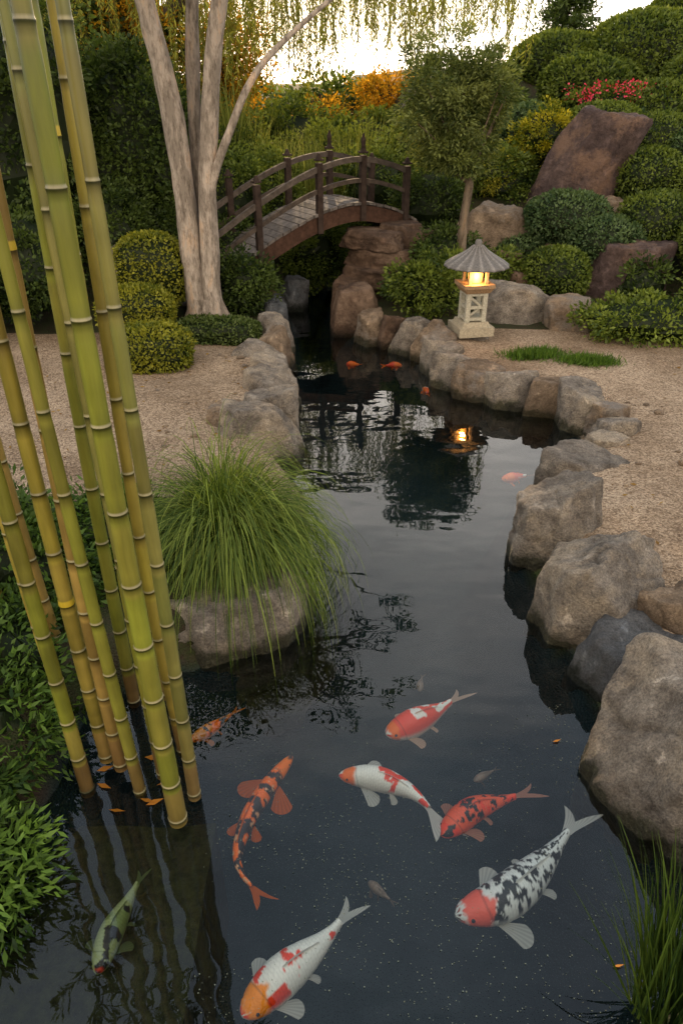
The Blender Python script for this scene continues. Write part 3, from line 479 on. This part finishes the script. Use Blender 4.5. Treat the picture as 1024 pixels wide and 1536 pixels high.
CP=np.array([(-1.75,7.88,.33),(-1.45,8.02,.5),(-.92,8.27,.84),(-.35,8.58,1.13),(.15,8.86,1.24),(.6,9.12,1.15),(.95,9.32,.97)])
def cr(P,n=12):
    P=np.array(P,float); Pe=np.concatenate([[2*P[0]-P[1]],P,[2*P[-1]-P[-2]]]); o=[]
    for i in range(len(P)-1):
        for t in np.linspace(0,1,n,endpoint=False):
            a,b_,c_,d=Pe[i:i+4]; o.append(.5*((2*b_)+(-a+c_)*t+(2*a-5*b_+4*c_-d)*t*t+(-a+3*b_-3*c_+d)*t**3))
    return np.array(o+[P[-1]])
pa=cr(CP); perp=np.array([-.5,.86,0.]); WB=.72
def sweep(mb,pts,w,h,col,mat=0):
    pts=np.array(pts); T=nrm(np.gradient(pts,axis=0)); S=nrm(np.cross(T,[0,0,1.])); Up=np.cross(S,T); V=np.stack([pts-S*w/2-Up*h/2,pts+S*w/2-Up*h/2,pts+S*w/2+Up*h/2,pts-S*w/2+Up*h/2],1).reshape(-1,3); m=len(pts)
    F=[(4*j+i,4*j+(i+1)%4,4*j+4+(i+1)%4,4*j+4+i) for j in range(m-1) for i in range(4)]+[(3,2,1,0),(4*m-4,4*m-3,4*m-2,4*m-1)]; mb.add(V,F,col,mat)
wd=(.045,.03,.023); wg=(.14,.12,.105)
mb=MB()
for off in (0.0,WB): sweep(mb,pa[10:]+perp*off-[0,0,.1],.06,.17,(.065,.034,.022))
mb.build('arch_beams',[WOOD],False,parent=root)
mb=MB(); s=np.concatenate([[0],np.cumsum(np.linalg.norm(np.diff(pa,axis=0),axis=1))]); st=.105
for k in range(int(s[-1]/st)):
    a=(k+.04)*st; b_=(k+.93)*st; A=np.array([np.interp(a,s,pa[:,i]) for i in range(3)]); B=np.array([np.interp(b_,s,pa[:,i]) for i in range(3)])
    e0=-.05+U(-.012,.012); e1=WB+.05+U(-.012,.012); th=np.array([0,0,.03]); zj=np.array([0,0,U(0,.008)])
    v=[A+perp*e0,B+perp*e0,B+perp*e1,A+perp*e1]; v=[q+zj for q in v]; V=np.array([q-th+[0,0,.02] for q in v]+[q+[0,0,.02] for q in v]); mb.add(V,[(0,3,2,1),(4,5,6,7),(0,1,5,4),(1,2,6,5),(2,3,7,6),(3,0,4,7)],np.array(wg)*U(.5,1.25))
mb.build('deck_planks',[WOOD],False,parent=root)
def at(a): return pa[np.argmin(abs(pa[:,0]-a))]
for nm,off in (('front_railing',-.03),('back_railing',WB+.03)):
    mb=MB(); hs={-1.45:(.62,0),-.92:(.72,.1),-.27:(.58,.05),.22:(.56,.03),.76:(.58,.05)}
    for a,(h,dn) in hs.items():
        q=at(a)+perp*off; box(mb,q+[0,0,(h-dn)/2-.1],(.066,.066,h+dn+.1),wd,.52); box(mb,q+[0,0,h-.02],(.085,.085,.02),wd,.52); box(mb,q+[0,0,h+.015],(.055,.055,.05),wd,.52,taper=.4)
        if a==.22: tube(mb,[tuple(q+[0,0,h]),tuple(q+[0,0,h+.1]),tuple(q+[0,0,h+.17])],[.02,.028,.006],wd,8)
    sel=pa[(pa[:,0]>-1.78)&(pa[:,0]<.8)]
    sweep(mb,sel+perp*off+[0,0,.47],.05,.055,(.095,.075,.06)); sweep(mb,sel+perp*off+[0,0,.25],.038,.045,(.07,.053,.041))
    mb.build(nm,[WOOD],False,parent=root)
ln=bpy.data.objects.new('stone_lantern',None); sc.collection.objects.link(ln); ln.location=(1.31,7.12,.26); cz=(.36,.31,.22)
mb=MB(); box(mb,(0,0,.045),(.36,.36,.09),cz,.2); box(mb,(0,0,.11),(.29,.29,.045),cz,.2,taper=.9); mb.build('base',[STONE],False,parent=ln)
mb=MB()
cs,sn=math.cos(.2),math.sin(.2)
for a,b_ in ((-1,-1),(1,-1),(1,1),(-1,1)): 
    x,y=a*.085,b_*.085; box(mb,(x*cs-y*sn,x*sn+y*cs,.275),(.045,.045,.29),(.42,.39,.3),.2)
for z in (.16,.275,.40): box(mb,(0,0,z),(.205,.205,.028),(.42,.39,.3),.2)
tube(mb,[(-.07,-.09,.17),(.07,-.06,.27)],[.014,.014],(.42,.39,.3),6,sub=1); tube(mb,[(.07,-.07,.28),(-.07,-.1,.39)],[.014,.014],(.42,.39,.3),6,sub=1)
mb.build('pedestal',[STONE],False,parent=ln)
mb=MB(); box(mb,(0,0,.44),(.24,.24,.05),(.3,.19,.1),.2,taper=1.25); box(mb,(0,0,.482),(.31,.31,.034),(.34,.22,.12),.2); mb.build('platform',[STONE],False,parent=ln)
mb=MB()
for a,b_ in ((-1,-1),(1,-1),(1,1),(-1,1)):
    x,y=a*.085,b_*.085; box(mb,(x*cs-y*sn,x*sn+y*cs,.57),(.028,.028,.14),(.36,.28,.18),.2)
box(mb,(0,0,.65),(.22,.22,.02),(.36,.28,.18),.2); mb.build('light_chamber_frame',[STONE],False,parent=ln)
em,nt,b,o=M('lamp_glow'); b.inputs['Base Color'].default_value=(.9,.5,.15,1); b.inputs['Emission Color'].default_value=(1,.42,.06,1); b.inputs['Emission Strength'].default_value=2.4
mb=MB(); tube(mb,[(0,0,.505),(0,0,.57),(0,0,.635)],[.066,.074,.066],(1,1,1),16); mb.build('lamp_glass',[em],parent=ln)
mb=MB(); k=64; prof=[(.02,.9),(.035,.875),(.03,.85),(.05,.835),(.1,.79),(.17,.745),(.25,.70),(.305,.672),(.31,.655),(.28,.652),(.1,.668),(.01,.67)]; V=[];C=[]
for r_,z in prof:
    for i in range(k):
        a=2*math.pi*i/k; rr=r_*(1+(.03 if i%4==0 else 0)*(r_>.04)); V.append((rr*math.cos(a),rr*math.sin(a),z+(.012*(1 if i%4==0 else 0) if .04<r_<.3 else 0))); C.append(np.array((.21,.195,.18))*(1.15 if i%4==0 else .65))
F=[(j*k+i,j*k+(i+1)%k,(j+1)*k+(i+1)%k,(j+1)*k+i) for j in range(len(prof)-1) for i in range(k)]; mb.add(V,F,np.array(C)); mb.build('roof',[STONE],parent=ln)
pl=bpy.data.lights.new('lantern_lamp','POINT'); pl.energy=6; pl.color=(1,.5,.16); pl.shadow_soft_size=.03; po=bpy.data.objects.new('lantern_lamp',pl); po.parent=ln; po.location=(0,-.13,.57); sc.collection.objects.link(po)
# ---------------------------------------------------------------- sky, sun, camera
w=bpy.data.worlds.new('World'); sc.world=w; w.use_nodes=True; nt=w.node_tree; bg=nt.nodes['Background']
sk=nt.nodes.new('ShaderNodeTexSky'); sk.sky_type='NISHITA'; sk.sun_disc=False; AZ=-3; EL=14
sk.sun_elevation=math.radians(EL); sk.sun_rotation=math.radians(AZ)
tcn=nt.nodes.new('ShaderNodeTexCoord'); mp=nt.nodes.new('ShaderNodeMapping'); mp.inputs['Scale'].default_value=(1,1,2.2); nt.links.new(tcn.outputs['Generated'],mp.inputs[0])
nf=noise(nt,2.6,5,mp.outputs[0],.6); f=N(nt,'ShaderNodeMapRange'); f.inputs[1].default_value=.38; f.inputs[2].default_value=.62; f.inputs[3].default_value=.55; f.inputs[4].default_value=.97; nt.links.new(nf,f.inputs[0])
# cloud deck: warm bright band over the sunset, blue-grey overhead, plus a warm fill glow added to the unseen sky behind the camera
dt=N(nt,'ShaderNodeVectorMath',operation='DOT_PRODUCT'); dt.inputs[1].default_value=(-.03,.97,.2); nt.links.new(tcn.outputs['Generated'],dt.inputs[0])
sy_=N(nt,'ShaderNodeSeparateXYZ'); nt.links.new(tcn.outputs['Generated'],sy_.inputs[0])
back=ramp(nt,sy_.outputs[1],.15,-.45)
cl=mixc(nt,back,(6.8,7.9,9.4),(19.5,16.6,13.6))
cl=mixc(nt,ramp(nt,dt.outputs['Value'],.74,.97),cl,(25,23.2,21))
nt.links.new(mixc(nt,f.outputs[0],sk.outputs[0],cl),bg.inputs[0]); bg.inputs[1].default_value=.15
l=bpy.data.lights.new('sun','SUN'); l.energy=5; l.angle=math.radians(.5); l.color=(1,.7,.4); lo=bpy.data.objects.new('sun',l); sc.collection.objects.link(lo); lo.rotation_euler=(math.radians(-(90-EL)),0,math.radians(-AZ))
cam=bpy.data.objects.new('camera',bpy.data.cameras.new('camera')); sc.collection.objects.link(cam)
cam.location=(0,0,2.4); cam.rotation_euler=(math.radians(59),0,0); cam.data.sensor_fit='VERTICAL'; cam.data.sensor_height=36; cam.data.lens=36*1060/1536; cam.data.clip_end=2000; cam.data.clip_start=.05
sc.camera=cam
